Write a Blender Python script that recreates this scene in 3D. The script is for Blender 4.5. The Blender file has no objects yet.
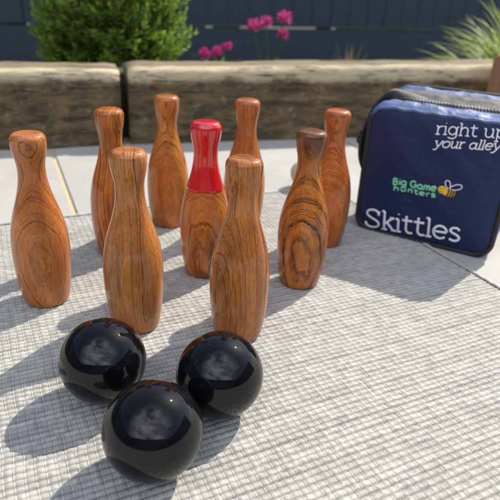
import bpy, bmesh, math, random
import numpy as np
from mathutils import Vector, Matrix, noise

R = math.radians
PI = math.pi
scene = bpy.context.scene
COL = scene.collection
rnd = random.Random(7)

# ------------------------------------------------------------------ helpers
def tag(o, label=None, cat=None, group=None, kind=None):
    if label: o['label'] = label
    if cat: o['category'] = cat
    if group: o['group'] = group
    if kind: o['kind'] = kind
    return o

def link(name, me, mat=None, parent=None):
    o = bpy.data.objects.new(name, me)
    COL.objects.link(o)
    if mat is not None and me is not None:
        for m in (mat if isinstance(mat, (list, tuple)) else [mat]):
            me.materials.append(m)
    if parent is not None: o.parent = parent
    return o

def empty(name, loc, rz=0.0):
    o = bpy.data.objects.new(name, None)
    o.empty_display_size = 0.02
    COL.objects.link(o); o.location = loc; o.rotation_euler = (0, 0, rz)
    return o

def pydata(name, vs, fs, smooth=True):
    me = bpy.data.meshes.new(name)
    me.from_pydata([tuple(v) for v in vs], [], fs)
    if smooth: me.polygons.foreach_set('use_smooth', [True] * len(me.polygons))
    me.update()
    return me

class MB:
    def __init__(s): s.v = []; s.f = []
    def add(s, vs, fs):
        n = len(s.v); s.v += [tuple(v) for v in vs]; s.f += [tuple(i + n for i in f) for f in fs]
    def box(s, c, d, M=None):
        x, y, z = (q / 2 for q in d)
        vs = [Vector((c[0] + i * x, c[1] + j * y, c[2] + k * z)) for i in (-1, 1) for j in (-1, 1) for k in (-1, 1)]
        if M: vs = [M @ v for v in vs]
        s.add(vs, [(0, 1, 3, 2), (4, 6, 7, 5), (0, 4, 5, 1), (2, 3, 7, 6), (0, 2, 6, 4), (1, 5, 7, 3)])
    def tube(s, pts, rad, n=8, closed=False, up=None, flat=1.0):
        """tube along pts; rad float or list; up: section's thin direction; flat: thickness ratio along up"""
        P = [Vector(p) for p in pts]; m = len(P); vs = []; fs = []
        if not hasattr(rad, '__len__'): rad = [rad] * m
        prevn = None
        for i, p in enumerate(P):
            if closed: t = P[(i + 1) % m] - P[i - 1]
            else: t = P[min(i + 1, m - 1)] - P[max(i - 1, 0)]
            if t.length < 1e-9: t = Vector((0, 0, 1))
            t.normalize()
            if up is not None:
                a = Vector(up)
            else:
                a = prevn if prevn is not None else (Vector((0, 0, 1)) if abs(t.z) < .9 else Vector((1, 0, 0)))
            b = t.cross(a)
            if b.length < 1e-6: b = t.orthogonal()
            b.normalize(); a = b.cross(t).normalized(); prevn = a
            for k in range(n):
                w = 2 * PI * k / n
                vs.append(p + b * (rad[i] * math.cos(w)) + a * (rad[i] * flat * math.sin(w)))
        for i in range(m if closed else m - 1):
            j = (i + 1) % m
            for k in range(n):
                k2 = (k + 1) % n
                fs.append((i * n + k, i * n + k2, j * n + k2, j * n + k))
        if not closed:
            fs.append(tuple(range(n))[::-1]); fs.append(tuple((m - 1) * n + k for k in range(n)))
        s.add(vs, fs)
    def build(s, name, mat, parent=None, smooth=True):
        return link(name, pydata(name, s.v, s.f, smooth), mat, parent)

def lathe(prof, n=64):
    vs = []; fs = []; m = len(prof)
    for r, z in prof:
        for k in range(n):
            a = 2 * PI * k / n; vs.append((r * math.cos(a), r * math.sin(a), z))
    for i in range(m - 1):
        for k in range(n):
            k2 = (k + 1) % n
            fs.append((i * n + k, i * n + k2, (i + 1) * n + k2, (i + 1) * n + k))
    fs.append(tuple(range(n))[::-1]); fs.append(tuple((m - 1) * n + k for k in range(n)))
    return vs, fs

def catmull(P, sub=6):
    out = []
    n = len(P)
    for i in range(n - 1):
        p0 = P[max(i - 1, 0)]; p1 = P[i]; p2 = P[i + 1]; p3 = P[min(i + 2, n - 1)]
        for k in range(sub):
            t = k / sub
            out.append(tuple(0.5 * ((2 * b) + (-a + c) * t + (2 * a - 5 * b + 4 * c - d) * t * t + (-a + 3 * b - 3 * c + d) * t ** 3)
                             for a, b, c, d in zip(p0, p1, p2, p3)))
    out.append(tuple(P[-1]))
    return out

# ------------------------------------------------------------------ materials
class NT:
    def __init__(s, name):
        s.m = bpy.data.materials.new(name); s.m.use_nodes = True
        s.t = s.m.node_tree; s.n = s.t.nodes; s.l = s.t.links
        s.b = s.n['Principled BSDF']; s.out = s.n['Material Output']
    def new(s, ty, **kw):
        nd = s.n.new(ty)
        for k, v in kw.items(): setattr(nd, k, v)
        return nd
    def put(s, sock, v):
        if isinstance(v, bpy.types.NodeSocket): s.l.new(v, sock)
        elif v is not None:
            if hasattr(sock.default_value, '__len__') and len(sock.default_value) == 4 and len(v) == 3: v = (*v, 1)
            sock.default_value = v
    def math(s, op, a, b=None, c=None, clamp=False):
        nd = s.new('ShaderNodeMath', operation=op); nd.use_clamp = clamp
        s.put(nd.inputs[0], a); s.put(nd.inputs[1], b) if b is not None else None
        if c is not None: s.put(nd.inputs[2], c)
        return nd.outputs[0]
    def coord(s, which='Object'): return s.new('ShaderNodeTexCoord').outputs[which]
    def mapping(s, v, loc=(0, 0, 0), rot=(0, 0, 0), sc=(1, 1, 1)):
        nd = s.new('ShaderNodeMapping'); s.put(nd.inputs[0], v)
        nd.inputs['Location'].default_value = loc; nd.inputs['Rotation'].default_value = rot; nd.inputs['Scale'].default_value = sc
        return nd.outputs[0]
    def noise(s, v, scale, detail=3, rough=.5, dist=0):
        nd = s.new('ShaderNodeTexNoise'); s.put(nd.inputs['Vector'], v)
        nd.inputs['Scale'].default_value = scale; nd.inputs['Detail'].default_value = detail
        nd.inputs['Roughness'].default_value = rough; nd.inputs['Distortion'].default_value = dist
        return nd.outputs['Fac']
    def ramp(s, f, stops):
        nd = s.new('ShaderNodeValToRGB'); s.put(nd.inputs[0], f)
        e = nd.color_ramp.elements
        while len(e) < len(stops): e.new(.5)
        for i, (p, c) in enumerate(stops):
            e[i].position = p; e[i].color = (*c, 1) if len(c) == 3 else c
        return nd.outputs[0]
    def mix(s, f, a, b, blend='MIX'):
        nd = s.new('ShaderNodeMix', data_type='RGBA', blend_type=blend)
        s.put(nd.inputs[0], f); s.put(nd.inputs[6], a); s.put(nd.inputs[7], b)
        return nd.outputs[2]
    def bump(s, h, strength=.5, dist=.001, nrm=None):
        nd = s.new('ShaderNodeBump'); nd.inputs['Strength'].default_value = strength; nd.inputs['Distance'].default_value = dist
        s.put(nd.inputs['Height'], h)
        if nrm is not None: s.put(nd.inputs['Normal'], nrm)
        return nd.outputs[0]
    def set(s, **kw):
        for k, v in kw.items(): s.put(s.b.inputs[k.replace('_', ' ')], v)
        return s.m

def g3(v): return (v, v, v)

def simple(name, col, rough=.6, nscale=None, var=.15, bumpd=0, **kw):
    t = NT(name)
    if nscale:
        f = t.noise(t.coord(), nscale, 4)
        c = t.mix(f, tuple(x * (1 - var) for x in col), tuple(min(1, x * (1 + var)) for x in col))
        t.set(Base_Color=c)
        if bumpd: t.set(Normal=t.bump(f, .6, bumpd))
    else: t.set(Base_Color=col)
    t.set(Roughness=rough, **kw)
    return t.m

def wood_material(name, axis_off, tilt, pitch, light, mid, dark, seed, contrast=1.0, wander=.007, dark_head=0):
    """solid turned hardwood: growth rings about an axis outside the pin, fine pores, clear lacquer"""
    t = NT(name)
    co = t.coord()
    v = t.mapping(co, loc=(axis_off[0] + seed * 1.7 * 0, axis_off[1], 0), rot=(tilt[0], tilt[1], 0))
    # gentle wander of the rings
    nd = t.new('ShaderNodeTexNoise'); t.put(nd.inputs['Vector'], t.mapping(co, loc=(seed * 3.1, seed * 1.3, seed), sc=(1, 1, .55)))
    nd.inputs['Scale'].default_value = 24; nd.inputs['Detail'].default_value = 3
    sub = t.new('ShaderNodeVectorMath', operation='SUBTRACT'); t.l.new(nd.outputs['Color'], sub.inputs[0]); sub.inputs[1].default_value = (.5, .5, .5)
    mul = t.new('ShaderNodeVectorMath', operation='MULTIPLY'); t.l.new(sub.outputs[0], mul.inputs[0]); mul.inputs[1].default_value = (wander, wander, 0)
    add = t.new('ShaderNodeVectorMath', operation='ADD'); t.l.new(v, add.inputs[0]); t.l.new(mul.outputs[0], add.inputs[1])
    flat = t.new('ShaderNodeVectorMath', operation='MULTIPLY'); t.l.new(add.outputs[0], flat.inputs[0]); flat.inputs[1].default_value = (1, 1, 0)
    ln = t.new('ShaderNodeVectorMath', operation='LENGTH'); t.l.new(flat.outputs[0], ln.inputs[0])
    fine = t.noise(t.mapping(co, sc=(1, 1, .12)), 420, 4, .65)
    rr = t.math('MULTIPLY', ln.outputs['Value'], 1 / pitch)
    rr = t.math('ADD', rr, t.math('MULTIPLY', fine, .34))
    n1d = t.new('ShaderNodeTexNoise', noise_dimensions='1D'); t.put(n1d.inputs['W'], t.math('MULTIPLY_ADD', rr, .55, seed * 9.7)); n1d.inputs['Detail'].default_value = 2
    rr = t.math('ADD', rr, t.math('MULTIPLY', n1d.outputs[0], 2.6))
    rr = t.math('ADD', rr, t.math('MULTIPLY', t.noise(t.mapping(co, loc=(seed, seed * 2, 0), sc=(1, 1, .4)), 90, 3, .6), .9))
    fr = t.math('FRACT', rr)
    # per ring strength
    idx = t.math('FLOOR', rr)
    wn = t.new('ShaderNodeTexWhiteNoise', noise_dimensions='1D'); t.put(wn.inputs['W'], idx)
    band = t.ramp(fr, [(0, g3(.15)), (.08, g3(0)), (.45, g3(.12)), (.70, g3(.40)), (.84, g3(1)), (.93, g3(.9)), (1.0, g3(.2))])
    bandf = t.math('MULTIPLY', band, t.math('MULTIPLY_ADD', wn.outputs[0], .95, .18), clamp=True)
    broad = t.noise(t.mapping(co, loc=(seed * 5, 0, 0), sc=(1, 1, .3)), 45, 3, .55)
    base = t.mix(t.ramp(broad, [(.3, g3(0)), (.7, g3(1))]), light, mid)
    c = t.mix(t.math('MULTIPLY', bandf, .85 * contrast, clamp=True), base, dark)
    pores = t.ramp(t.noise(t.mapping(co, sc=(1, 1, .045)), 1100, 2, .5), [(.36, g3(1)), (.46, g3(0))])
    c = t.mix(t.math('MULTIPLY', pores, .55), c, tuple(x * .45 for x in mid))
    smoke = t.ramp(t.noise(t.mapping(co, loc=(0, seed * 2.2, seed), sc=(1, 1, .35)), 38, 3, .6), [(.55, g3(0)), (.78, g3(1))])
    c = t.mix(t.math('MULTIPLY', smoke, .45 * contrast), c, dark)
    if dark_head:
        sh = t.new('ShaderNodeSeparateXYZ'); t.put(sh.inputs[0], co)
        zz = t.math('ADD', sh.outputs[2], t.math('MULTIPLY', t.noise(t.mapping(co, sc=(1, 1, .3)), 70, 3), .05))
        c = t.mix(t.math('MULTIPLY', t.ramp(zz, [(.155, g3(0)), (.185, g3(1))]), dark_head), c, (.055, .020, .014))
    hsv = c
    dust = t.noise(co, 900, 2)
    t.set(Base_Color=hsv, Roughness=.42, Specular_IOR_Level=.12, Coat_Weight=.85, Coat_Roughness=t.ramp(dust, [(.4, g3(.04)), (.75, g3(.10))]), Coat_IOR=1.45,
          Normal=t.bump(t.math('SUBTRACT', t.math('MULTIPLY', fr, .3), pores), .25, .00012),
          Coat_Normal=t.bump(t.noise(co, 160, 2), .12, .0004))
    return t.m

# mat: vinyl weave, colour differs a little from one strand to the next
def mat_material(ps, pt):
    t = NT('woven_vinyl')
    co = t.coord()
    sep = t.new('ShaderNodeSeparateXYZ'); t.put(sep.inputs[0], co)
    row = t.math('FLOOR', t.math('DIVIDE', sep.outputs[1], pt))
    wn1 = t.new('ShaderNodeTexWhiteNoise', noise_dimensions='1D'); t.put(wn1.inputs['W'], row)
    cmb = t.new('ShaderNodeCombineXYZ')
    t.put(cmb.inputs[0], t.math('FLOOR', t.math('ADD', t.math('DIVIDE', sep.outputs[0], ps), .5))); t.put(cmb.inputs[1], row)
    wn2 = t.new('ShaderNodeTexWhiteNoise', noise_dimensions='2D'); t.put(wn2.inputs['Vector'], cmb.outputs[0])
    big = t.noise(t.mapping(co, sc=(.5, 1, 1)), 9, 4, .6)
    f = t.math('ADD', t.math('MULTIPLY', wn1.outputs[0], .20), t.math('ADD', t.math('MULTIPLY', wn2.outputs[0], .50), t.math('MULTIPLY', big, .2)))
    c = t.ramp(f, [(.15, (.310, .305, .284)), (.5, (.405, .398, .368)), (.95, (.56, .55, .505))])
    wa = t.new('ShaderNodeAttribute', attribute_name='warp')
    c = t.mix(t.math('MULTIPLY', wa.outputs['Fac'], .75, clamp=True), c, (.68, .66, .60))
    # strand base sinks away between blocks: shade in the grooves painted into the colour
    att = t.new('ShaderNodeAttribute', attribute_name='groove')
    c = t.mix(t.math('MULTIPLY', att.outputs['Fac'], .95, clamp=True), c, (.085, .08, .072))
    fib = t.noise(t.mapping(co, sc=(.10, 1, 1)), 1100, 3, .6)
    c = t.mix(t.math('MULTIPLY', t.ramp(fib, [(.35, g3(1)), (.55, g3(0))]), .35), c, (.22, .215, .20))
    t.set(Base_Color=c, Roughness=.62, Specular_IOR_Level=.3, Normal=t.bump(fib, .6, .0006))
    return t.m

# ------------------------------------------------------------------ camera
fpx, th, ro, H = 561.0, R(25.34), R(2.87), .297
Fv = Vector((0, math.cos(th), -math.sin(th))); U0 = Vector((0, math.sin(th), math.cos(th))); X0 = Vector((1, 0, 0))
Xr = X0 * math.cos(ro) + U0 * math.sin(ro); Ur = -X0 * math.sin(ro) + U0 * math.cos(ro)
cam = bpy.data.cameras.new('camera'); camo = bpy.data.objects.new('camera', cam); COL.objects.link(camo)
camo.matrix_world = Matrix(((Xr.x, Ur.x, -Fv.x, 0), (Xr.y, Ur.y, -Fv.y, 0), (Xr.z, Ur.z, -Fv.z, H), (0, 0, 0, 1)))
cam.sensor_width = 36; cam.lens = fpx / 500 * 36; cam.clip_start = .02; cam.clip_end = 400
cam.dof.use_dof = True; cam.dof.focus_distance = .46; cam.dof.aperture_fstop = cam.lens / 4.2
scene.camera = camo

# ------------------------------------------------------------------ light
SUN_AZ, SUN_EL = 48.0, 45.0
L = Vector((math.cos(R(SUN_EL)) * math.cos(R(SUN_AZ)), math.cos(R(SUN_EL)) * math.sin(R(SUN_AZ)), math.sin(R(SUN_EL))))
sun = bpy.data.lights.new('sun', 'SUN'); sun.energy = 4.8; sun.angle = R(.53); sun.color = (1, .925, .80)
so = bpy.data.objects.new('sun', sun); COL.objects.link(so); so.rotation_euler = L.to_track_quat('Z', 'Y').to_euler()
so.location = L * 5
w = bpy.data.worlds.new('World'); scene.world = w; w.use_nodes = True
wt = w.node_tree; wn = wt.nodes; wl = wt.links
bg = wn['Background']
sky = wn.new('ShaderNodeTexSky'); sky.sky_type = 'NISHITA'; sky.sun_disc = False
sky.sun_elevation = R(SUN_EL); sky.sun_rotation = R(90 - SUN_AZ); sky.air_density = 1.0; sky.dust_density = 1.2; sky.ozone_density = .8
tc = wn.new('ShaderNodeTexCoord')
mp = wn.new('ShaderNodeMapping'); mp.inputs['Scale'].default_value = (1, 1, 2.0); mp.inputs['Location'].default_value = (.35, .2, .0)
wl.new(tc.outputs['Generated'], mp.inputs[0])
cn = wn.new('ShaderNodeTexNoise'); cn.inputs['Scale'].default_value = 2.3; cn.inputs['Detail'].default_value = 4; cn.inputs['Roughness'].default_value = .55; cn.inputs['Distortion'].default_value = .3
wl.new(mp.outputs[0], cn.inputs['Vector'])
cr = wn.new('ShaderNodeValToRGB'); cr.color_ramp.elements[0].position = .30; cr.color_ramp.elements[1].position = .62
wl.new(cn.outputs['Fac'], cr.inputs[0])
# clouds bank up in the half of the sky away from the sun
dt = wn.new('ShaderNodeVectorMath'); dt.operation = 'DOT_PRODUCT'; wl.new(tc.outputs['Generated'], dt.inputs[0]); dt.inputs[1].default_value = Vector((.05, -.62, .78)).normalized()
mr = wn.new('ShaderNodeMapRange'); mr.interpolation_type = 'SMOOTHSTEP'; mr.inputs['From Min'].default_value = .58; mr.inputs['From Max'].default_value = .96
mr.inputs['To Min'].default_value = 0; mr.inputs['To Max'].default_value = 1
wl.new(dt.outputs['Value'], mr.inputs['Value'])
mm = wn.new('ShaderNodeMath'); mm.operation = 'MULTIPLY'; wl.new(cr.outputs[0], mm.inputs[0]); wl.new(mr.outputs[0], mm.inputs[1])
mx = wn.new('ShaderNodeMix'); mx.data_type = 'RGBA'
wl.new(mm.outputs[0], mx.inputs[0]); wl.new(sky.outputs[0], mx.inputs[6]); mx.inputs[7].default_value = (20, 21, 23, 1)
wl.new(mx.outputs[2], bg.inputs['Color']); bg.inputs['Strength'].default_value = .115
scene.view_settings.view_transform = 'Standard'; scene.view_settings.look = 'None'
scene.view_settings.exposure = .36; scene.view_settings.gamma = 1; scene.view_settings.use_curve_mapping = False

# ------------------------------------------------------------------ woven mat
MAT_A = R(26.5)
PS, PT = .0067, .0056          # block length along a row, row spacing
S0, S1, T0, T1 = -.60, .507, -.30, .747
def build_mat():
    rng = np.random.default_rng(3)
    ns = int((S1 - S0) / PS); nt = int((T1 - T0) / PT)
    qs = np.array([0, .055, .11, .20, .45, .72, .90, .95]); qt = np.array([0, .10, .22, .5, .78, .91])
    hs = np.array([.84, .84, .35, .86, 1., .92, .52, .30]); ht = np.array([.0, .70, .96, 1., .86, .52])
    wp = np.array([1., 1., 0, 0, 0, 0, 0, 0])
    S = (np.arange(ns)[:, None] + qs[None]).ravel(); T = (np.arange(nt)[:, None] + qt[None]).ravel()
    HS = np.tile(hs, ns); HT = np.tile(ht, nt); WP = np.tile(wp, ns)
    SI = np.repeat(np.arange(ns), len(qs)); TI = np.repeat(np.arange(nt), len(qt))
    rowoff = rng.normal(0, .22, nt).cumsum() * .35; rowoff -= np.linspace(rowoff[0], rowoff[-1], nt)
    rowh = rng.uniform(.88, 1.0, nt); rowgap = np.clip(rng.normal(0, .030, nt), -.06, .06)
    blk = rng.uniform(.80, 1.04, (ns, nt))
    cold = rng.normal(0, .006, ns)
    X = S0 + (S[:, None] + rowoff[TI][None, :] * .5 + cold[SI][:, None]) * PS
    inner = (HT > 0)
    Tw = T[None, :] + (rowgap[TI] * np.where(HT > .9, .3, 1))[None, :] + 0.16 * np.sin(S[:, None] * .043 + 1.0) + .05 * np.sin(S[:, None] * .171 + T[None, :] * .05) + blk[SI][:, TI] * .16
    Y = T0 + Tw * PT
    prof_s = HS[:, None] * np.ones_like(Y); prof_t = np.ones_like(Y) * HT[None, :]
    depth_s = .5
    gapd = 1 + .35 * np.sin(S[:, None] * .11 + TI[None, :] * 2.4) * np.sin(S[:, None] * .037 + TI[None, :] * 1.1)
    hgt = (1 - depth_s * (1 - prof_s)) * (prof_t)
    Z = -.0021 + .0022 * hgt * rowh[TI][None, :] * blk[SI][:, TI]
    Z += .0006 * np.sin(X * 21 + .4) * np.sin(Y * 17) - .0005
    groove = (np.clip(1 - prof_t, 0, 1) ** 1.5 * np.clip(gapd, .8, 1.3) + np.clip(.8 - prof_s, 0, 1) * 1.0) * .62
    warp = WP[:, None] * prof_t
    a, b = X.shape
    co = np.stack([X, Y, Z], -1).reshape(-1, 3).astype(np.float32)
    idx = np.arange(a * b).reshape(a, b)
    q = np.stack([idx[:-1, :-1], idx[1:, :-1], idx[1:, 1:], idx[:-1, 1:]], -1).reshape(-1, 4)
    me = bpy.data.meshes.new('woven_mat')
    me.vertices.add(len(co)); me.vertices.foreach_set('co', co.ravel())
    me.loops.add(q.size); me.loops.foreach_set('vertex_index', q.ravel().astype(np.int32))
    me.polygons.add(len(q)); me.polygons.foreach_set('loop_start', np.arange(0, q.size, 4, dtype=np.int32))
    me.polygons.foreach_set('use_smooth', np.ones(len(q), bool))
    me.update(calc_edges=True); me.validate()
    at = me.attributes.new('groove', 'FLOAT', 'POINT'); at.data.foreach_set('value', groove.ravel().astype(np.float32))
    at = me.attributes.new('warp', 'FLOAT', 'POINT'); at.data.foreach_set('value', warp.ravel().astype(np.float32))
    root = empty('woven_mat', (0, 0, 0), MAT_A)
    tag(root, 'large pale grey woven rug under the skittles and the black balls', 'rug')
    link('weave', me, mat_material(PS, PT), root)
    hem = simple('hem_vinyl', (.42, .41, .38), .6, 900, .2, .0004)
    h = MB()
    n = 240
    for (p, q_) in (((S1, T0), (S1, T1)), ((S0, T1), (S1, T1)), ((S0, T0), (S0, T1)), ((S0, T0), (S1, T0))):
        pts = []
        for i in range(n + 1):
            k = i / n
            pts.append((p[0] + (q_[0] - p[0]) * k, p[1] + (q_[1] - p[1]) * k + .0, -.0017 + .0004 * math.sin(i * 1.9)))
        h.tube(pts, [.0024 + .0003 * math.sin(i * 2.3) for i in range(n + 1)], 8, up=(0, 0, 1), flat=.75)
    h.build('hem', hem, root)
build_mat()

# ------------------------------------------------------------------ ground, patio
def patio():
    t = NT('concrete_paving')
    co = t.coord()
    n1 = t.noise(co, 6, 6, .6); n2 = t.noise(co, 160, 4, .6); n3 = t.noise(co, 900, 2)
    c = t.mix(t.ramp(n1, [(.3, g3(0)), (.7, g3(1))]), (.31, .305, .285), (.41, .402, .378))
    c = t.mix(t.math('MULTIPLY', t.ramp(n2, [(.45, g3(0)), (.75, g3(1))]), .35), c, (.33, .33, .31))
    t.set(Base_Color=c, Roughness=.75, Normal=t.bump(t.math('ADD', n2, t.math('MULTIPLY', n3, .5)), .4, .0008))
    m = MB(); gap = .007; W, D = .60, .45
    A = R(24.0); M = Matrix.Rotation(A, 4, 'Z')
    # one joint runs through (-.338,.931)-(-.249,.729)
    p = Matrix.Rotation(-A, 4, 'Z') @ Vector((-.294, .83, 0))
    for i in range(-9, 10):
        for j in range(-9, 3):
            x0 = p.x + i * W; y0 = p.y + .235 + j * D - D
            if y0 + D > .93 + .25: continue
            m.box((x0 + W / 2, y0 + D / 2, -.0235), (W - gap, D - gap, .04), M)
    o = m.build('patio', t.m, None, False); tag(o, kind='structure')
    bm = bmesh.new(); bm.from_mesh(o.data); bmesh.ops.bevel(bm, geom=bm.edges[:], offset=.0012, segments=2, affect='EDGES'); bm.to_mesh(o.data); bm.free()
    s = NT('jointing_sand'); co = s.coord()
    f = s.noise(co, 500, 3)
    s.set(Base_Color=s.mix(f, (.36, .29, .17), (.56, .47, .31)), Roughness=.95, Normal=s.bump(f, .8, .001))
    mm = MB(); mm.box((0, -1.0, -.0462), (12, 5.2, .08)); tag(mm.build('sand_bed', s.m, None, False), kind='structure')
patio()
def soil():
    s = NT('soil'); co = s.coord(); f = s.noise(co, 18, 6, .7)
    s.set(Base_Color=s.mix(f, (.035, .028, .02), (.10, .085, .06)), Roughness=.95, Normal=s.bump(f, .8, .03))
    m = MB(); m.add([(-14, -14, -.12), (14, -14, -.12), (14, 14, -.12), (-14, 14, -.12)], [(0, 1, 2, 3)])
    tag(m.build('garden_soil', s.m, None, False), kind='structure')
    g = NT('lawn_ground'); co = g.coord(); f = g.noise(co, 3, 6, .7)
    g.set(Base_Color=g.mix(f, (.16, .15, .11), (.24, .22, .17)), Roughness=.95)
    m = MB(); m.add([(-150, -150, -.125), (150, -150, -.125), (150, 150, -.125), (-150, 150, -.125)], [(0, 1, 2, 3)])
    tag(m.build('ground', g.m, None, False), kind='structure')
soil()

# ------------------------------------------------------------------ sleepers
def sleeper_mat():
    t = NT('weathered_timber'); co = t.coord()
    v = t.mapping(co, sc=(.25, 1, 1))
    g1 = t.noise(v, 60, 6, .65, .4); g2 = t.noise(t.mapping(co, sc=(.05, 1, 1)), 260, 4, .6); blot = t.noise(co, 9, 5, .65)
    c = t.ramp(g1, [(.28, (.044, .029, .013)), (.5, (.125, .085, .040)), (.75, (.23, .165, .082))])
    c = t.mix(t.math('MULTIPLY', t.ramp(blot, [(.42, g3(0)), (.7, g3(1))]), .6), c, (.050, .046, .026))
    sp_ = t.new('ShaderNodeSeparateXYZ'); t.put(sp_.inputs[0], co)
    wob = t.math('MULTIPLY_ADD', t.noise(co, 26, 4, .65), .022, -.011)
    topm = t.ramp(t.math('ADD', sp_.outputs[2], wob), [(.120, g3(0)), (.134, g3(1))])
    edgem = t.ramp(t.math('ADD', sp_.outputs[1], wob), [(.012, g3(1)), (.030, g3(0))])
    c = t.mix(t.math('MULTIPLY', topm, .75), c, t.mix(g2, (.16, .125, .075), (.30, .25, .16)))  # lighter top: sunlight on it put into the timber colour
    c = t.mix(t.math('MULTIPLY', t.math('MULTIPLY', topm, edgem), .85), c, t.mix(g1, (.34, .28, .17), (.72, .62, .42)))  # pale highlight of the sunlit front edge, painted in
    chip = t.ramp(t.noise(t.mapping(co, sc=(.22, 1, 1)), 46, 5, .7), [(.55, g3(0)), (.66, g3(1))])
    c = t.mix(t.math('MULTIPLY', chip, .5), c, (.038, .028, .015))
    chip2 = t.ramp(t.noise(t.mapping(co, loc=(3, 1, 2)), 48, 4, .7), [(.56, g3(0)), (.68, g3(1))])
    c = t.mix(t.math('MULTIPLY', chip2, .45), c, (.30, .26, .17))
    spots = t.ramp(t.noise(co, 70, 2), [(.72, g3(0)), (.78, g3(1))])
    c = t.mix(t.math('MULTIPLY', spots, .7), c, (.42, .42, .38))
    crack = t.ramp(g2, [(.30, g3(1)), (.38, g3(0))])
    c = t.mix(t.math('MULTIPLY', crack, .7), c, (.03, .025, .02))
    t.set(Base_Color=c, Roughness=.9, Normal=t.bump(t.math('SUBTRACT', g1, t.math('ADD', crack, chip)), 1.0, .006))
    return t.m
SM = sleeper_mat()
SA = R(18.2); SO = Vector((-.451, 1.03, 0)); SU = Vector((math.cos(SA), math.sin(SA), 0)); SN = Vector((-math.sin(SA), math.cos(SA), 0))
def sleeper(u0, u1, h0, h1, depth, label, seed, yoff=0):
    nx = int((u1 - u0) / .02) + 1; ring = []
    rr = .016
    # cross-section outline in (d, z): front bottom -> up, over the worn top edge, back
    sec = [(0, 0), (0, .25), (0, .5), (0, .75)]
    def section(h):
        pts = [(0, 0.0), (0, .03), (0, .06), (0, h - rr - .02), (0, h - rr)]
        for k in range(1, 7):
            a = PI / 2 * k / 6; pts.append((rr * (1 - math.cos(a)), h - rr + rr * math.sin(a)))
        pts += [(depth * .35, h), (depth * .65, h), (depth - rr, h)]
        for k in range(1, 5):
            a = PI / 2 * k / 4; pts.append((depth - rr + rr * math.sin(a), h - rr + rr * math.cos(a)))
        pts += [(depth, h * .5), (depth, 0)]
        return pts
    vs = []; fs = []
    for i in range(nx):
        k = i / (nx - 1); u = u0 + (u1 - u0) * k; h = h0 + (h1 - h0) * k
        for j, (d, z) in enumerate(section(h)):
            p = Vector((u, d, z))
            e = min(i, nx - 1 - i)
            if e == 0: p.y = depth / 2 + (p.y - depth / 2) * .93; p.z *= .985
            nn = noise.noise(Vector((u * 6 + seed, z * 30, d * 30))) * .004 + noise.noise(Vector((u * 30 + seed, z * 60, d * 60))) * .0018
            vs.append((p.x, p.y + nn + yoff, p.z + (nn * .9 if z > .02 else 0)))
    m = len(section(.1))
    for i in range(nx - 1):
        for j in range(m - 1):
            fs.append((i * m + j, (i + 1) * m + j, (i + 1) * m + j + 1, i * m + j + 1))
    fs.append(tuple(range(m))); fs.append(tuple((nx - 1) * m + j for j in range(m))[::-1])
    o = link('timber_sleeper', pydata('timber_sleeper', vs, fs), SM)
    o.location = (SO.x, SO.y, -.006); o.rotation_euler = (0, 0, SA)
    tag(o, label, 'sleeper', 'old timber sleepers edging the patio')
    return o
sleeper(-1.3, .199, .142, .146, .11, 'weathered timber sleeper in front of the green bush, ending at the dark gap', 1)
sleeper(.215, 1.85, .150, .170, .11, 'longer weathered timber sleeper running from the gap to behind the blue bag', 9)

def bank():
    m = MB(); m.box((.3, .25, -.035), (3.4, .36, .16)); m.box((.3, .13, .0), (3.3, .10, .24)); o = m.build('soil_bank', bpy.data.materials['soil'], None, False)
    o.location = (SO.x, SO.y, 0); o.rotation_euler = (0, 0, SA); tag(o, kind='structure')
bank()
# brown post standing at the sleeper, right edge of the frame
def post():
    t = NT('brown_stained_wood'); co = t.coord(); f = t.noise(t.mapping(co, sc=(1, 1, .12)), 60, 5, .6)
    t.set(Base_Color=t.mix(f, (.26, .125, .06), (.40, .21, .11)), Roughness=.7, Normal=t.bump(f, .4, .001))
    LAB = ('short square reddish brown post standing against the sleeper, cut by the right edge')
    bm = bmesh.new(); bmesh.ops.create_cube(bm, size=1)
    bmesh.ops.scale(bm, vec=(.105, .105, .186), verts=bm.verts); bmesh.ops.translate(bm, vec=(0, 0, .093), verts=bm.verts)
    bmesh.ops.bevel(bm, geom=bm.edges[:], offset=.004, segments=3, affect='EDGES')
    me = bpy.data.meshes.new('wooden_post'); bm.to_mesh(me); bm.free(); o = link('wooden_post', me, t.m)
    o.location = (.577, 1.27, -.004); o.rotation_euler = (0, 0, R(22)); tag(o, LAB, 'post')
post()

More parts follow.
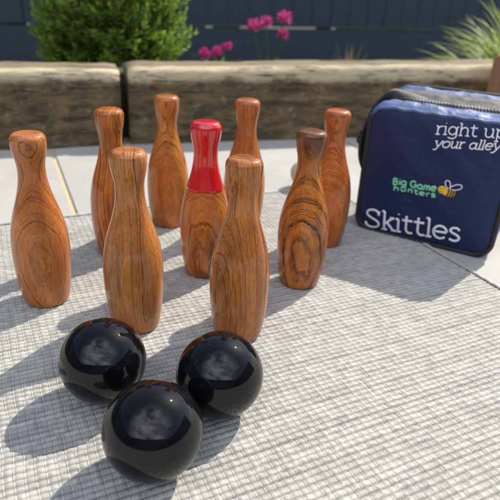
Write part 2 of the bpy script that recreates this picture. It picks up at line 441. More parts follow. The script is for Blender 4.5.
# ------------------------------------------------------------------ fence
def fence():
    t = NT('navy_fence_paint'); co = t.coord(); f = t.noise(t.mapping(co, sc=(1, 1, .08)), 50, 5, .6)
    b = t.noise(co, 2.5, 4)
    t.set(Base_Color=t.mix(b, t.mix(f, (.017, .030, .044), (.031, .050, .068)), (.026, .042, .057)), Roughness=.6, Normal=t.bump(f, .4, .0015))
    r = empty('garden_fence', (-1.209, 3.0, -.12), R(27))
    tag(r, 'dark navy painted board fence across the back of the garden', 'fence')
    rr = random.Random(3)
    m = MB(); x = -6.0
    while x < 7.5:
        wd = .14
        m.box((x + wd / 2, rr.uniform(-.002, .002), .19 + .62), (wd - .007, .018, 1.24))
        x += wd
    o = m.build('board', t.m, r, False); o.name = 'board_panel'
    m = MB()
    m.box((.7, 0, .0905), (13.6, .03, .177)); m.build('gravel_board', t.m, r, False)
    m = MB()
    for z in (.55, 1.15): m.box((.7, .035, z), (13.6, .045, .07))
    m.build('rail', t.m, r, False)
    x = -5.5
    while x < 7.4:
        m = MB(); m.box((x, .036, .74), (.09, .045, 1.48)); m.build('fence_post', t.m, r, False)
        x += 1.83
    # strips of packing that close parts of the gap
    m = MB()
    for a, b_ in ((-6, .02), (.06, .78), (.84, 1.0), (1.05, 1.22), (1.9, 7.4)):
        m.box(((a + b_) / 2, .012, .1815), (b_ - a, .012, .013))
    m.build('packing_strip', t.m, r, False)
fence()
def unseen_fence(name_label, loc, rz, ln, h):  # out of view, added as dark surroundings for the reflections
    t = bpy.data.materials['navy_fence_paint']
    r = empty('garden_fence', loc, rz); tag(r, name_label, 'fence')
    m = MB(); x = 0
    while x < ln:
        m.box((x + .07, 0, h / 2), (.133, .018, h)); x += .14
    m.build('board_panel', t, r, False)
    m = MB()
    for z in (.3, h - .3): m.box((ln / 2, .0325, z), (ln, .045, .07))
    m.build('rail', t, r, False)
unseen_fence('unseen navy fence added behind the viewer to darken reflections low in the balls', (-4.9, -4.5, -.12), 0, 10.4, 2.3)
unseen_fence('unseen navy fence added on the left to darken reflections in the balls', (-4.6, -4.4, -.12), R(90), 6.4, 2.3)
unseen_fence('unseen navy fence added on the right to darken reflections in the balls', (5.2, -4.4, -.12), R(90), 6.4, 2.3)

# ------------------------------------------------------------------ plants
def leaf_mat(name, c0, c1, trans=.35, rough=.5):
    t = NT(name); g = t.new('ShaderNodeNewGeometry'); f = g.outputs['Random Per Island']
    col = t.mix(f, c0, c1)
    t.set(Base_Color=col, Roughness=rough, Specular_IOR_Level=.35)
    tr = t.new('ShaderNodeBsdfTranslucent'); t.put(tr.inputs['Color'], t.mix(.5, col, tuple(min(1, x * 2.2) for x in c1)))
    mx = t.new('ShaderNodeMixShader'); mx.inputs[0].default_value = trans
    t.l.new(t.b.outputs[0], mx.inputs[1]); t.l.new(tr.outputs[0], mx.inputs[2]); t.l.new(mx.outputs[0], t.out.inputs['Surface'])
    return t.m

def leaf(m, p, d, l, wd, nrm, fold=.15):
    d = d.normalized(); s = d.cross(nrm)
    if s.length < 1e-4: s = d.orthogonal()
    s.normalize(); n = s.cross(d).normalized()
    m.add([p, p + d * l * .45 + s * wd / 2 + n * fold * wd, p + d * l, p + d * l * .45 - s * wd / 2 + n * fold * wd, p + d * l * .5],
          [(0, 1, 4), (1, 2, 4), (2, 3, 4), (3, 0, 4)])

def bush():
    rr = random.Random(5)
    base = Vector((-.372, 1.50, -.12))
    root = empty('leafy_bush', base); tag(root, 'round bright green bush with small leaves behind the left sleeper', 'bush')
    m = MB(); st = MB()
    c = Vector((0, .0, .29))
    shoots = []
    for i in range(2100):
        z = rr.uniform(-.9, 1); a = rr.uniform(0, 2 * PI); q = math.sqrt(1 - z * z)
        dirv = Vector((q * math.cos(a), q * math.sin(a), z))
        lump = 1 + .14 * noise.noise(dirv * 2.1 + Vector((3, 1, 7))) + .12 * noise.noise(dirv * 6.0)
        f = rr.uniform(.50, 1.0) ** .6 * lump
        tip = c + Vector((dirv.x * .192 * f, dirv.y * .17 * f, dirv.z * .245 * f))
        if tip.z < .04: continue
        shoots.append((tip, dirv))
    for tip, dirv in shoots:
        d = (dirv + Vector((0, 0, .7)) + Vector((rr.gauss(0, .25), rr.gauss(0, .25), rr.gauss(0, .2)))).normalized()
        start = tip - d * rr.uniform(.035, .055)
        st.tube([start, tip], [.0016, .0008], 4)
        for k in range(12):
            t_ = k / 11; p = start.lerp(tip, t_)
            a = k * 2.4 + rr.uniform(-.3, .3)
            o1 = d.orthogonal().normalized(); o2 = d.cross(o1)
            out = (o1 * math.cos(a) + o2 * math.sin(a)); ld = (out * (1 - .35 * t_) + d * (.4 + .6 * t_)).normalized()
            leaf(m, p, ld, rr.uniform(.012, .019), rr.uniform(.0065, .0095), d)
    for k in range(14):
        a = rr.uniform(0, 2 * PI); tip = c + Vector((math.cos(a) * .12, math.sin(a) * .1, rr.uniform(-.02, .18)))
        mid = Vector((math.cos(a) * .04, math.sin(a) * .04, .16))
        st.tube(catmull([(0, 0, 0), mid, tip], 4), [.006, .0055, .005, .0045, .004, .0035, .003, .0025, .002], 6)
    m.build('foliage', leaf_mat('bush_leaf', (.045, .105, .014), (.24, .35, .04), .38), root, False)
    st.build('stem', simple('bush_stem', (.10, .075, .04), .8), root)
bush()

FLOW = leaf_mat('magenta_petal', (.42, .03, .17), (.66, .07, .30), .3)
FST = leaf_mat('flower_stem_green', (.045, .09, .025), (.07, .13, .035), .2)
def flower_plant(base, heads, label, seed):
    rr = random.Random(seed); base = Vector(base)
    root = empty('flowering_plant', base); tag(root, label, 'flower', 'pink flowers in the bed behind the sleeper')
    heads = [(a, b, c, d * 1.12) for a, b, c, d in heads]
    st = MB(); lf = MB()
    for i, (hx, hy, hz, rad) in enumerate(heads):
        tip = Vector((hx, hy, hz)) - base
        mid = Vector((tip.x * .35 + rr.uniform(-.01, .01), tip.y * .35, tip.z * .55))
        st.tube(catmull([(0, 0, 0), mid, tip], 5), .0018, 5)
        m = MB()
        for k in range(70):
            z = rr.uniform(-.7, 1); a = rr.uniform(0, 2 * PI); q = math.sqrt(1 - z * z); d = Vector((q * math.cos(a), q * math.sin(a), z))
            leaf(m, tip + d * rad * rr.uniform(.1, .55), (d + Vector((rr.gauss(0, .3), rr.gauss(0, .3), rr.gauss(0, .3)))), rad * rr.uniform(.45, .7), rad * .42, Vector((rr.gauss(0, 1), rr.gauss(0, 1), 1)).normalized(), .1)
        m.build('flower_head', FLOW, root, False)
    for k in range(90):
        a = rr.uniform(0, 2 * PI); p = Vector((rr.uniform(-.05, .05), rr.uniform(-.03, .03), rr.uniform(0, .17)))
        leaf(lf, p, Vector((math.cos(a), math.sin(a), rr.uniform(.2, 1.0))), rr.uniform(.04, .075), .014, Vector((0, 0, 1)))
    st.build('stem', FST, root); lf.build('leaf', FST, root, False)
flower_plant((-.15, 2.0, -.12), [(-.186, 2.0, .076, .022), (-.142, 1.99, .084, .021), (-.112, 2.01, .101, .018)], 'low plant with three small magenta blooms beside the bush', 2)
flower_plant((.03, 2.0, -.12), [(-.026, 2.0, .172, .025), (.012, 2.01, .183, .024), (.077, 1.99, .200, .026), (.072, 2.0, .150, .020)], 'taller plant with four magenta blooms in front of the navy fence', 4)

BLADE = leaf_mat('blade_green', (.09, .14, .03), (.27, .34, .075), .38)
def blade(m, p, az, lean, length, wd, droop, n=9):
    d = Vector((math.cos(az), math.sin(az), 0)); s = Vector((-math.sin(az), math.cos(az), 0)); vs = []; fs = []
    q = Vector(p); ang = lean
    for i in range(n + 1):
        k = i / n; wv = wd * (math.sin(PI * min(1, .25 + .75 * k)) ** .7 + .02) * (1 if k < .99 else .1)
        nn = d * -math.sin(PI / 2 - ang) + Vector((0, 0, 1)) * math.cos(PI / 2 - ang)
        vs += [q - s * wv / 2 + nn * wv * .12, q - nn * wv * .10, q + s * wv / 2 + nn * wv * .12]
        ang += droop / n * (0.5 + k)
        q = q + (d * math.sin(ang) + Vector((0, 0, math.cos(ang)))) * (length / n)
    for i in range(n):
        a = i * 3
        fs += [(a, a + 1, a + 4, a + 3), (a + 1, a + 2, a + 5, a + 4)]
    m.add(vs, fs)
def spiky():
    rr = random.Random(12)
    root = empty('spiky_plant', (.86, 1.84, -.12)); tag(root, 'arching strap leaved light green plant behind the sleeper on the right', 'plant')
    m = MB()
    for i in range(620):
        blade(m, (rr.uniform(-.03, .03), rr.uniform(-.03, .03), 0), rr.uniform(0, 2 * PI), rr.uniform(.05, .75), rr.uniform(.26, .50), rr.uniform(.009, .016), rr.uniform(.5, 1.6))
    m.build('leaf_tuft', BLADE, root, True)
    root = empty('grass_weed', (.33, 2.2, -.12)); tag(root, 'small blurred yellowish grass tuft in front of the fence', 'weed')
    m = MB()
    for i in range(34):
        blade(m, (rr.uniform(-.015, .015), rr.uniform(-.01, .01), 0), rr.uniform(0, 2 * PI), rr.uniform(.02, .25), rr.uniform(.15, .26), .005, rr.uniform(.1, .6), 6)
    m.build('leaf_tuft', leaf_mat('dry_grass', (.13, .12, .06), (.22, .19, .10), .3), root, True)
spiky()

# ------------------------------------------------------------------ skittles
HP = .17
PROF = [(0, .0195), (.008, .0212), (.03, .0224), (.10, .0244), (.20, .0263), (.30, .0270), (.38, .0268), (.45, .0256), (.52, .0232), (.585, .0200), (.64, .0170), (.69, .0147),
        (.735, .0132), (.775, .0125), (.81, .0124), (.845, .0130), (.875, .0141), (.905, .0151), (.935, .0157), (.958, .0158), (.974, .0154), (.984, .0145), (.991, .0134), (.9955, .0119), (.998, .0102), (.9993, .0075), (1.0, .003)]
def prof_pts(z0=0, z1=1, dr=0, sub=4):
    P = catmull([(z, r) for z, r in PROF], sub)
    out = [(r + dr, z * HP) for z, r in P if z0 - 1e-6 <= z <= z1 + 1e-6]
    return out
def skittle_mesh(name, z0=0, z1=1, dr=0, close=.0005):
    pp = prof_pts(z0, z1, dr)
    if dr:   # rounded lip of the paint coat
        pp = [(pp[0][0] - dr - .0004, pp[0][1] - .0002)] + pp
    return pydata(name, *lathe(pp, 72))
skit_me = skittle_mesh('skittle')
RED = NT('glossy_red_paint'); _c = RED.coord()
RED.set(Base_Color=RED.mix(RED.noise(_c, 60, 3), (.50, .003, .006), (.60, .005, .009)), Roughness=.25, Coat_Weight=1.0, Coat_Roughness=.04,
        Normal=RED.bump(RED.noise(RED.mapping(_c, sc=(1, 1, .3)), 90, 2), .25, .0006))
O = (.40, .155, .045); O2 = (.28, .095, .028); DK = (.075, .024, .010)
G = 'turned wooden skittles standing on the mat'
skittles = [
 # x, y, label, ring axis offset, tilt, ring pitch, light, mid, dark, seed, rz, contrast, wander
 (-.203, .490, 'wooden skittle furthest left, oval ring pattern on its belly', (.026, 0), (.01, -.004), .0026, (0.589, 0.212, 0.054), (0.402, 0.120, 0.027), (0.120, 0.040, 0.014), 1, R(-68), 1.05, .005),
 (-.160, .609, 'slim striped wooden skittle behind the front left one', (.035, .0), (.03, .02), .0062, (0.634, 0.212, 0.034), (0.381, 0.097, 0.014), (0.080, 0.024, 0.008), 2, R(8), 1.35, .009),
 (-.112, .702, 'far wooden skittle with a dark knot, behind and left of the red topped one', (.026, 0), (-.01, -.012), .0044, (0.634, 0.228, 0.042), (0.402, 0.115, 0.019), (0.090, 0.028, 0.009), 3, R(-83), 1.25, .009),
 (-.105, .452, 'front wooden skittle with fine upright grain, just behind the left black ball', (.050, .0), (.03, .03), .0044, (0.566, 0.223, 0.054), (0.360, 0.110, 0.024), (0.110, 0.038, 0.012), 4, R(24), 1.2, .013),
 (-.051, .569, None, (.030, 0), (.0, -.070), .0044, (0.634, 0.223, 0.038), (0.423, 0.120, 0.021), (0.130, 0.040, 0.011), 5, R(-85), 1.1, .008),
 (-.008, .446, 'front wooden skittle just behind the right black ball, brown with an orange lit side', (.042, .0), (.01, .05), .0042, (0.566, 0.203, 0.042), (0.338, 0.097, 0.019), (0.080, 0.027, 0.009), 6, R(44), 1.25, .014),
 (-.012, .703, 'furthest wooden skittle, mostly hidden behind the front right one', (.03, .0), (.03, .04), .0050, (0.589, 0.203, 0.045), (0.371, 0.107, 0.024), (0.090, 0.028, 0.010), 7, R(30), 1.1, .01),
 (.056, .554, 'dark headed wooden skittle with bold black arched grain', (.030, 0), (.0, -.055), .0036, (0.611, 0.223, 0.038), (0.350, 0.097, 0.016), (0.030, 0.012, 0.007), 8, R(-94), 1.6, .007),
 (.095, .665, 'reddish wooden skittle standing closest to the blue bag', (.034, 0), (.01, -.075), .0052, (0.589, 0.178, 0.034), (0.402, 0.102, 0.019), (0.120, 0.034, 0.011), 9, R(-96), 1.05, .009),
]
for i, (x, y, lab, off, tl, pit, c0, c1, c2, seed, rz, con, wan) in enumerate(skittles):
    mt = wood_material('turned_hardwood_%d' % i, off, tl, pit, c0, c1, c2, seed, con, wan, .55 if seed == 8 else 0)
    if lab is None:
        root = empty('wooden_skittle', (x, y, -.0006), rz)
        tag(root, 'wooden skittle with a glossy red painted head and neck', 'skittle', G)
        link('body', skit_me.copy(), mt, root)
        bpy.data.objects  # body runs the full height; the paint is a thin coat over its upper part
        pn = link('painted_neck', skittle_mesh('painted_neck', .575, 1, .00035), RED.m, root)
        for v in pn.data.vertices:
            if v.co.z > HP * .99: v.co.z += .0005
    else:
        o = link('wooden_skittle', skit_me.copy(), mt)
        o.location = (x, y, -.0006); o.rotation_euler = (0, 0, rz)
        tag(o, lab, 'skittle', G)

# ------------------------------------------------------------------ balls
def balls():
    t = NT('black_lacquer'); co = t.coord()
    scr = t.ramp(t.noise(t.mapping(co, sc=(1, 3, 1)), 220, 3, .7), [(.66, g3(.02)), (.80, g3(.10))])
    speck = t.ramp(t.noise(co, 620, 1), [(.80, g3(0)), (.83, g3(1))])
    t.set(Base_Color=t.mix(t.math('MULTIPLY', speck, .8), (.004, .004, .005), (.16, .155, .14)), Roughness=scr, IOR=1.41, Normal=t.bump(t.noise(co, 35, 2), .05, .0006))
    bm = bmesh.new(); bmesh.ops.create_uvsphere(bm, u_segments=96, v_segments=64, radius=.0327)
    me = bpy.data.meshes.new('ball'); bm.to_mesh(me); bm.free()
    me.polygons.foreach_set('use_smooth', [True] * len(me.polygons)); me.materials.append(t.m)
    for (x, y, lab) in ((-.108, .349, 'glossy black ball on the left, in front of the upright grained skittle'),
                        (-.018, .339, 'glossy black ball on the right of the three'),
                        (-.057, .278, 'glossy black ball nearest the viewer, in front of the other two')):
        o = link('black_ball', me); o.location = (x, y, .0324); o.rotation_euler = (rnd.uniform(0, 3), rnd.uniform(0, 3), rnd.uniform(0, 3))
        tag(o, lab, 'ball', 'glossy black balls lying on the mat')
balls()

# pale stone on the paving behind the skittles
def stone():
    bm = bmesh.new(); bmesh.ops.create_icosphere(bm, subdivisions=5, radius=.026)
    for v in bm.verts:
        v.co *= 1 + .06 * noise.noise(v.co * 60); v.co.z *= .95
    me = bpy.data.meshes.new('round_stone'); bm.to_mesh(me); bm.free(); me.polygons.foreach_set('use_smooth', [True] * len(me.polygons))
    o = link('round_stone', me, simple('cream_stone', (.50, .42, .27), .7, 60, .2, .0006)); o.location = (.0865, .885, .0215)
    tag(o, 'small rounded cream stone on the paving behind the dark headed skittle', 'stone')
stone()

# ------------------------------------------------------------------ bag
BW, BD, BH = .176, .105, .166
BA = R(-29.0)
bag = empty('carry_bag', (.146, .726, -.0012), BA)
tag(bag, 'navy blue zipped carry bag with white lettering at the right', 'bag')
def navy(name, c0, c1, rough=.48, wr=.5):
    t = NT(name); co = t.coord()
    f = t.noise(co, 28, 4, .6)
    weave = t.new('ShaderNodeTexWave'); t.put(weave.inputs['Vector'], co); weave.inputs['Scale'].default_value = 900
    w2 = t.new('ShaderNodeTexWave', bands_direction='Z'); t.put(w2.inputs['Vector'], co); w2.inputs['Scale'].default_value = 900
    hh = t.math('ADD', t.math('MULTIPLY', weave.outputs['Fac'], .1), t.math('MULTIPLY', w2.outputs['Fac'], .1))
    b1 = t.bump(t.noise(t.mapping(co, sc=(1, 1, 1.6)), 34, 3, .5, .6), wr, .004)
    t.set(Base_Color=t.mix(f, c0, c1), Roughness=rough, Specular_IOR_Level=.35, Sheen_Weight=.05, Sheen_Roughness=.4, Sheen_Tint=(.45, .55, 1, 1), Normal=t.bump(hh, .3, .0003, b1))
    return t.m
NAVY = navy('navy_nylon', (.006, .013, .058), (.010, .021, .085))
NAVY_SUNLIT = navy('navy_nylon_sunlit', (.060, .095, .215), (.085, .13, .285), .5, 1.0)  # lighter copy of the navy: sun on the top put into the colour
BLK = simple('black_webbing', (.012, .012, .014), .6, 700, .4, .0005)
MESHM = simple('grey_mesh_fabric', (.060, .061, .063), .7, 420, .85, .0015)
WHITE = simple('white_print', (.88, .89, .92), .5)

def rrect(u0, u1, z0, z1, r, n=8):
    pts = []
    for (cx, cz, a0) in ((u1 - r, z0 + r, -PI / 2), (u1 - r, z1 - r, 0), (u0 + r, z1 - r, PI / 2), (u0 + r, z0 + r, PI)):
        for k in range(n + 1):
            a = a0 + PI / 2 * k / n; pts.append((cx + r * math.cos(a), cz + r * math.sin(a)))
    return pts
def front_off(u, z):
    """how far the front panel bulges towards the viewer at (u, z)"""
    a = max(0, 1 - abs(2 * u / BW - 1) ** 3.0); b = max(0, 1 - abs(2 * z / BH - 1) ** 3.4)
    q = a * b
    return .0085 * q ** .6 + .0016 * q * noise.noise(Vector((u * 28, z * 22, 1.7))) + .0030 * q * noise.noise(Vector((u * 13 + 4, z * 16, 5))) + .0016 * q * max(0, noise.noise(Vector((u * 30 + z * 34, z * 9 - u * 7, 9)))) * 2
def topz(d):   # height of the top along the depth
    P = [(0, BH), (.012, BH + .0025), (.030, BH + .0025), (.040, BH + .0035), (.050, BH + .0070), (.075, BH + .0115), (.090, BH + .013), (.098, BH + .014), (BD, BH + .0150)]
    for (a, x), (b, y) in zip(P, P[1:]):
        if d <= b: k = (d - a) / (b - a); k = k * k * (3 - 2 * k); return x + (y - x) * k
    return P[-1][1]
def bag_build():
    # front panel: grid over the rounded rectangle
    nu, nz = 60, 56; vs = []; fs = []
    def squash(p, q):  # unit square to rounded rectangle: pull the corners in
        u = p; z = q
        r = .115
        cu = min(max(u, r), 1 - r); cz = min(max(z, r), 1 - r)
        du, dz = u - cu, z - cz; l = math.hypot(du, dz)
        if l > 1e-9 and du and dz:
            m = max(abs(du), abs(dz)); k = m / l
            u = cu + du * k; z = cz + dz * k
        return u * BW, z * BH
    for i in range(nu + 1):
        for j in range(nz + 1):
            u, z = squash(i / nu, j / nz); vs.append((u, -front_off(u, z), z))
    for i in range(nu):
        for j in range(nz):
            a = i * (nz + 1) + j; fs.append((a, a + nz + 1, a + nz + 2, a + 1))
    link('front_panel', pydata('front_panel', vs, fs), NAVY, bag)
    # gusset: sides, bottom and the front half of the top in sunlit navy, and the back panel
    out = rrect(.0, BW, .0, BH, .020, 10); n = len(out)
    def strip(name, d0, d1, nd, mat, sel, puff, seed):
        vs = []; fs = []; idx = {}
        for a in range(nd + 1):
            k = a / nd; d = d0 + (d1 - d0) * k
            for j, (u, z) in enumerate(out):
                cu, cz = BW / 2, BH / 2
                top = max(0, (z / BH - .75) / .25)
                zz = z
                if z > BH * .6: zz = z + (topz(d) - BH) * ((z - BH * .6) / (BH * .4))
                e = puff * math.sin(PI * k) * (1 + .8 * noise.noise(Vector((u * 40, z * 40, seed + d * 20))))
                dx, dz = u - cu, z - cz; l = math.hypot(dx, dz)
                wr = (.0026 * noise.noise(Vector((u * 60 + seed, d * 70, z * 30))) + .0014 * noise.noise(Vector((u * 150 + seed, d * 90, z * 60)))) * math.sin(PI * k)
                vs.append((u + dx / l * (e + wr), d, max(.0002, zz + dz / l * (e + wr)) if z < .03 else zz + dz / l * (e + wr)))
        for a in range(nd):
            for j in range(n):
                j2 = (j + 1) % n
                mu = (out[j][1] + out[j2][1]) / 2
                if sel(mu): fs.append((a * n + j, (a + 1) * n + j, (a + 1) * n + j2, a * n + j2))
        return link(name, pydata(name, vs, fs), mat, bag)
    # finer outline along the top so that folds show
    fine = []
    for k in range(n):
        p = out[k]; q = out[(k + 1) % n]; L_ = math.hypot(q[0] - p[0], q[1] - p[1]); m = max(1, int(L_ / .004))
        for s in range(m): fine.append((p[0] + (q[0] - p[0]) * s / m, p[1] + (q[1] - p[1]) * s / m))
    out = fine; n = len(out)
    strip('side_gusset', .001, .040, 14, NAVY_SUNLIT, lambda z: True, .0035, 3)
    strip('zip_tape', .0405, .0500, 4, BLK, lambda z: z > .01, .0010, 5)
    strip('mesh_pocket', .0505, .086, 14, MESHM, lambda z: z > .05, .0018, 8)
    strip('lower_gusset', .0508, .0862, 8, NAVY_SUNLIT, lambda z: z <= .05, .002, 8)
    strip('rear_band', .0865, BD - .001, 6, NAVY_SUNLIT, lambda z: True, .0022, 11)
    # back panel
    vs = [(u, BD + .003 * math.sin(PI * u / BW), z + (topz(BD) - BH) * max(0, (z - BH * .6) / (BH * .4))) for u, z in out]
    link('back_panel', pydata('back_panel', vs, [tuple(range(n))[::-1]], False), NAVY, bag)
    # black piping round the front and the back
    for d, nm, r_ in ((.0, 'piping', .0026), (BD, 'piping', .0028)):
        m = MB(); pts = []
        for u, z in out:
            zz = z + (topz(d) - BH) * max(0, (z - BH * .6) / (BH * .4)) if d else z
            pts.append((u, d, zz))
        if d:
            m.tube(pts, r_, 8, closed=True); m.build(nm, BLK, bag)
        else:   # black round the sides and the foot, sunlit navy fold along the top
            k0 = min(range(len(pts)), key=lambda k: pts[k][0] + abs(pts[k][2] - BH * .93) * 3 if pts[k][0] < BW / 2 else 9)
            k1 = min(range(len(pts)), key=lambda k: -pts[k][0] + abs(pts[k][2] - BH * .93) * 3 if pts[k][0] > BW / 2 else 9)
            low = pts[k0:] + pts[:k1 + 1]; up_ = pts[k1:k0 + 1]
            m.tube(low, r_ * 1.35, 8); m.build(nm, BLK, bag)
            m = MB(); m.tube([(u, d_ - .0008, z + .0006 * math.sin(u * 260)) for u, d_, z in up_], r_ * .85, 8); m.build('top_fold', NAVY_SUNLIT, bag)
    # zip: teeth over the top and a puller
    m = MB(); top = [(u, z) for u, z in out if z > BH * .62]
    top.sort(key=lambda p: math.atan2(p[1] - BH / 2, p[0] - BW / 2))
    path = top if False else catmull(top, 2)
    last = None
    for u, z in path:
        if last is None or math.hypot(u - last[0], z - last[1]) > .0030:
            last = (u, z)
            zz = z + (topz(.045) - BH) * max(0, (z - BH * .6) / (BH * .4))
            cu, cz = u - BW / 2, z - BH / 2; l = math.hypot(cu, cz)
            m.box((u + cu / l * .0008, .0455, zz + cz / l * .0012), (.0017, .0046, .0019))
    m.build('zip_teeth', simple('zip_metal', (.45, .46, .48), .35, None, Metallic=.6), bag)
    m = MB(); m.tube(catmull([(.018, .044, BH + .004), (.026, .038, BH + .0065), (.040, .033, BH + .008)], 5), .0022, 8, up=(0, 0, 1), flat=.45)
    m.build('zip_puller', BLK, bag)
    # carry strap folded down at the near left side, with its slide buckle
    m = MB()
    pts = catmull([(.060, .052, BH + .0025), (.036, .048, BH + .006), (.016, .044, BH + .005), (.002, .040, BH - .001), (-.006, .034, BH - .014), (-.0105, .026, .132), (-.0120, .020, .114), (-.0095, .014, .098), (-.005, .014, .086), (.001, .018, .076)], 6)
    m.tube(pts, .0125, 10, up=(1, 0, .25), flat=.26)
    st = m.build('strap', BLK, bag)
    m = MB(); ring = [(-.0145 + .0015 * math.cos(a), .020 + .013 * math.cos(a), .120 + .009 * math.sin(a)) for a in [2 * PI * k / 20 for k in range(20)]]
    m.tube(ring, .0018, 8, closed=True); m.tube([(-.0155, .008, .120), (-.0135, .032, .120)], .0016, 8)
    m.build('buckle', simple('black_plastic', (.02, .02, .022), .35), st)
bag_build()

# ------------------------------------------------------------------ lettering made of printed strokes
def arc(cx, cy, rx, ry, a0, a1, n=14):
    return [(cx + rx * math.cos(R(a0 + (a1 - a0) * k / n)), cy + ry * math.sin(R(a0 + (a1 - a0) * k / n))) for k in range(n + 1)]
def glyph(ch, serif):
    s = []; w = .6
    F = lambda x, y, a=.16, b=.16: s.append([(x - a, y), (x + b, y)])
    if ch == 'i':
        s += [[(.17, 0), (.17, 1)], [(.17, 1.36), (.172, 1.43)]]; w = .34
        if serif: F(.17, 0); F(.10, 1, .09, .07)
    elif ch == 'l':
        s += [[(.17, 0), (.17, 1.45)]]; w = .34
        if serif: F(.17, 0); F(.10, 1.45, .09, .07)
    elif ch == 'r':
        s += [[(.17, 0), (.17, 1)], catmull([(.17, .55), (.24, .82), (.38, .97), (.58, .97)], 5)]; w = .62
        if serif: F(.17, 0, .16, .20); F(.10, 1, .09, .07)
    elif ch == 'g':
        s += [arc(.42, .52, .32, .48, 0, 360, 24), catmull([(.76, 1), (.76, .2), (.74, -.2), (.52, -.44), (.25, -.42), (.10, -.30)], 6)]; w = .92
        if serif: F(.80, 1, .04, .10)
    elif ch == 'h':
        s += [[(.17, 0), (.17, 1.45)], catmull([(.17, .6), (.28, .88), (.48, 1), (.66, .88), (.72, .62), (.72, 0)], 5)]; w = .90
        if serif: F(.17, 0); F(.10, 1.45, .09, .07); F(.72, 0)
    elif ch == 't':
        s += [catmull([(.24, 1.36), (.24, .7), (.24, .28), (.32, .06), (.46, 0), (.60, .06)], 5), [(.0, 1), (.56, 1)]]; w = .62
    elif ch == 'u':
        s += [catmull([(.15, 1), (.15, .5), (.20, .15), (.38, 0), (.58, .10), (.70, .38)], 5), [(.70, 1), (.70, 0)]]; w = .88
        if serif: F(.10, 1, .11, .05); F(.65, 1, .10, .05); F(.78, 0, .08, .08)
    elif ch == 'p':
        s += [[(.17, 1), (.17, -.45)], arc(.48, .5, .33, .5, 0, 360, 24)]; w = .90
        if serif: F(.17, -.45); F(.10, 1, .09, .07)
    elif ch == 'y':
        s += [[(.08, 1), (.42, .05)], catmull([(.76, 1), (.44, .08), (.30, -.28), (.14, -.45), (-.02, -.40)], 5)]; w = .82
        if serif: F(.08, 1, .12, .14); F(.76, 1, .12, .12)
    elif ch == 'o': s += [arc(.42, .5, .36, .5, 0, 360, 26)]; w = .84
    elif ch == 'a':
        s += [arc(.38, .48, .31, .48, 0, 360, 24), [(.70, .98), (.70, .10)], catmull([(.70, .15), (.76, .02), (.88, .03)], 4)]; w = .88
    elif ch == 'e': s += [[(.08, .53), (.74, .53)], arc(.41, .5, .345, .5, 5, 318, 24)]; w = .80
    elif ch == 's': s += [catmull([(.56, .84), (.42, .99), (.22, .97), (.10, .78), (.22, .60), (.42, .48), (.57, .28), (.50, .06), (.30, -.01), (.08, .10)], 6)]; w = .66
    elif ch == 'k':
        s += [[(.17, 0), (.17, 1.45)], [(.17, .42), (.60, .98)], [(.32, .60), (.66, .02)]]; w = .76
        if serif: F(.17, 0); F(.10, 1.45, .09, .07); F(.60, 1, .13, .12); F(.68, 0, .13, .12)
    elif ch == 'n':
        s += [[(.15, 0), (.15, 1)], catmull([(.15, .6), (.26, .88), (.44, 1), (.60, .86), (.65, .6), (.65, 0)], 5)]; w = .82
    elif ch == 'm':
        s += [[(.15, 0), (.15, 1)], catmull([(.15, .6), (.26, .9), (.40, 1), (.53, .86), (.56, .6), (.56, 0)], 4), catmull([(.56, .6), (.68, .9), (.80, 1), (.93, .86), (.97, .6), (.97, 0)], 4)]; w = 1.14
    elif ch == 'B':
        s += [[(.15, 0), (.15, 1.4)], catmull([(.15, 1.4), (.50, 1.38), (.66, 1.08), (.50, .78), (.15, .74)], 6), catmull([(.15, .74), (.58, .70), (.74, .37), (.58, .02), (.15, 0)], 6)]; w = .92
    elif ch == 'G':
        s += [arc(.56, .70, .45, .70, 45, 338, 26), [(.60, .66), (.98, .66), (.98, .36)]]; w = 1.14
    elif ch == 'S':
        s += [catmull([(.82, 1.10), (.78, 1.30), (.56, 1.42), (.30, 1.38), (.14, 1.16), (.20, .92), (.46, .74), (.74, .58), (.86, .34), (.74, .08), (.46, -.02), (.20, .04), (.08, .26)], 6)]
        if serif: s += [[(.84, 1.02), (.83, 1.36)], [(.07, .36), (.09, .02)]]
        w = .98
    elif ch == ' ': w = .46
    return s, w
def text_strokes(txt, serif, shear=0, track=.0):
    out = []; x = 0
    for ch in txt:
        s, w = glyph(ch, serif)
        for st in s: out.append([(x + px + shear * py, py) for px, py in st])
        x += w + track
    return out, x
def lay(strokes, total, p0, p1, up0, hw, thick, lift, wave=None):
    """place strokes: baseline from p0 to p1 in bag (u, z); up0 = x-height vector"""
    m = MB(); bx = ((p1[0] - p0[0]) / total, (p1[1] - p0[1]) / total)
    for n_, st in enumerate(strokes):
        pts = []
        dense = []
        for a, b in zip(st, st[1:]):
            k = max(1, int(math.hypot(a[0] - b[0], a[1] - b[1]) / .12))
            dense += [(a[0] + (b[0] - a[0]) * i / k, a[1] + (b[1] - a[1]) * i / k) for i in range(k)]
        dense.append(st[-1])
        for gx, gy in dense:
            wv = wave(gx / total) if wave else 0
            u = p0[0] + bx[0] * gx + up0[0] * gy; z = p0[1] + bx[1] * gx + up0[1] * gy + wv
            pts.append((u, -front_off(u, z) - lift, z))
        m.tube(pts, hw, 8, up=(0, -1, 0), flat=thick / hw)
    return m
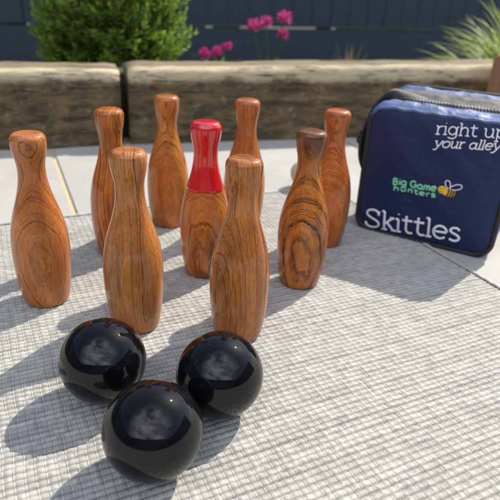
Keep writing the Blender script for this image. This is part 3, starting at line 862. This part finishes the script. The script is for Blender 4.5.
# slogan, first line
s, tot = text_strokes('right up', True); m = lay(s, tot, (.0850, .1445), (.1640, .1515), (-.0006, .0094), .00072, .00025, .0002)
o = m.build('slogan_lettering', WHITE, bag); tag(o, 'white slab serif words reading right up')
s, tot = text_strokes('your alley', True, .13, .0); m = lay(s, tot, (.0862, .1288), (.1605, .1372), (-.0004, .0074), .00070, .00025, .0002)
o = m.build('slogan_lettering', WHITE, bag); tag(o, 'white slanted words reading your alley')
s, tot = text_strokes('Skittles', True, 0, .02); m = lay(s, tot, (.0128, .0050), (.1405, .0152), (-.0012, .0178), .00150, .0003, .0002)
o = m.build('title_lettering', simple('pale_print', (.80, .83, .90), .5), bag); tag(o, 'large pale word reading Skittles')
# maker's logo: two wavy lines in mint with a dark green edge, and a bee
GRN = simple('dark_green_print', (.012, .13, .075), .5); MINT = simple('mint_print', (.22, .66, .42), .5)
wv = lambda k: .0012 * math.sin(k * 5.2 + .6)
s1, t1 = text_strokes('Big Game', False); s2, t2 = text_strokes('hunters', False, 0, .12)
for nm, mt, e, lf in (('logo_outline', GRN, .00055, .0002), ('logo_lettering', MINT, 0, .00045)):
    m = lay(s1, t1, (.0436, .0713), (.0995, .0762), (-.0004, .0058), .00098 + e, .0003, lf, wv)
    m2 = lay(s2, t2, (.0455, .0635), (.1015, .0686), (-.0004, .0043), .00080 + e, .0003, lf, wv)
    m.add(m2.v, m2.f); m.build(nm, mt, bag)
def bee():
    c = (.1125, .0772); sc = .0088; tilt = R(-6)
    ct, st_ = math.cos(tilt), math.sin(tilt)
    def P(x, y, lift):
        u = c[0] + (x * ct - y * st_) * sc; z = c[1] + (x * st_ + y * ct) * sc
        return (u, -front_off(u, z) - lift, z)
    def ell(name, cx, cy, rx, ry, lift, mat, parent, n=28):
        vs = [P(cx, cy, lift + .0004)] + [P(cx + rx * math.cos(2 * PI * k / n), cy + ry * math.sin(2 * PI * k / n), lift) for k in range(n)]
        return link(name, pydata(name, vs, [(0, 1 + k, 1 + (k + 1) % n) for k in range(n)]), mat, parent)
    YEL = simple('yellow_print', (.80, .52, .03), .5); KB = simple('black_print', (.01, .01, .012), .5)
    b = ell('bee_emblem', .30, 0, 1.0, .62, .0003, YEL, bag)
    tag(b, 'small yellow and black bee emblem beside the green words')
    ell('bee_head', -.72, .12, .55, .56, .0005, YEL, b)
    m = MB()
    for x, h in ((.10, .60), (.46, .58), (.80, .50), (1.12, .34)):
        m.tube([P(x + .14 * (1 - (t / 5) ** 2), h * t / 5, .0011) for t in range(-5, 6)], .00085, 8, up=(0, -1, 0), flat=.25)
    m.tube([P(1.25, 0, .0007), P(1.55, .02, .0006)], [.0006, .0002], 8, up=(0, -1, 0), flat=.3)
    m.tube(arc3 := [P(-.85 + .3 * math.cos(R(a)), .0 + .22 * math.sin(R(a)), .0012) for a in range(200, 341, 20)], .0003, 6, up=(0, -1, 0), flat=.4)
    for x in (-.95, -.60): m.tube([P(x, .22, .0012), P(x, .34, .0012)], .00045, 6, up=(0, -1, 0), flat=.4)
    m.build('stripe', KB, b)
    for cx, cy, rx, ry, an in ((-.15, 1.05, .62, .33, 118), (.95, .98, .85, .36, 28)):
        m = MB(); pts = []
        for k in range(26):
            a = 2 * PI * k / 26; x = rx * math.cos(a); y = ry * math.sin(a) * (1 - .25 * math.cos(a + PI)); q = R(an)
            pts.append(P(cx + x * math.cos(q) - y * math.sin(q), cy + x * math.sin(q) + y * math.cos(q), .0008))
        m.tube(pts, .00055, 8, closed=True, up=(0, -1, 0), flat=.4); m.build('wing', WHITE, b)
bee()
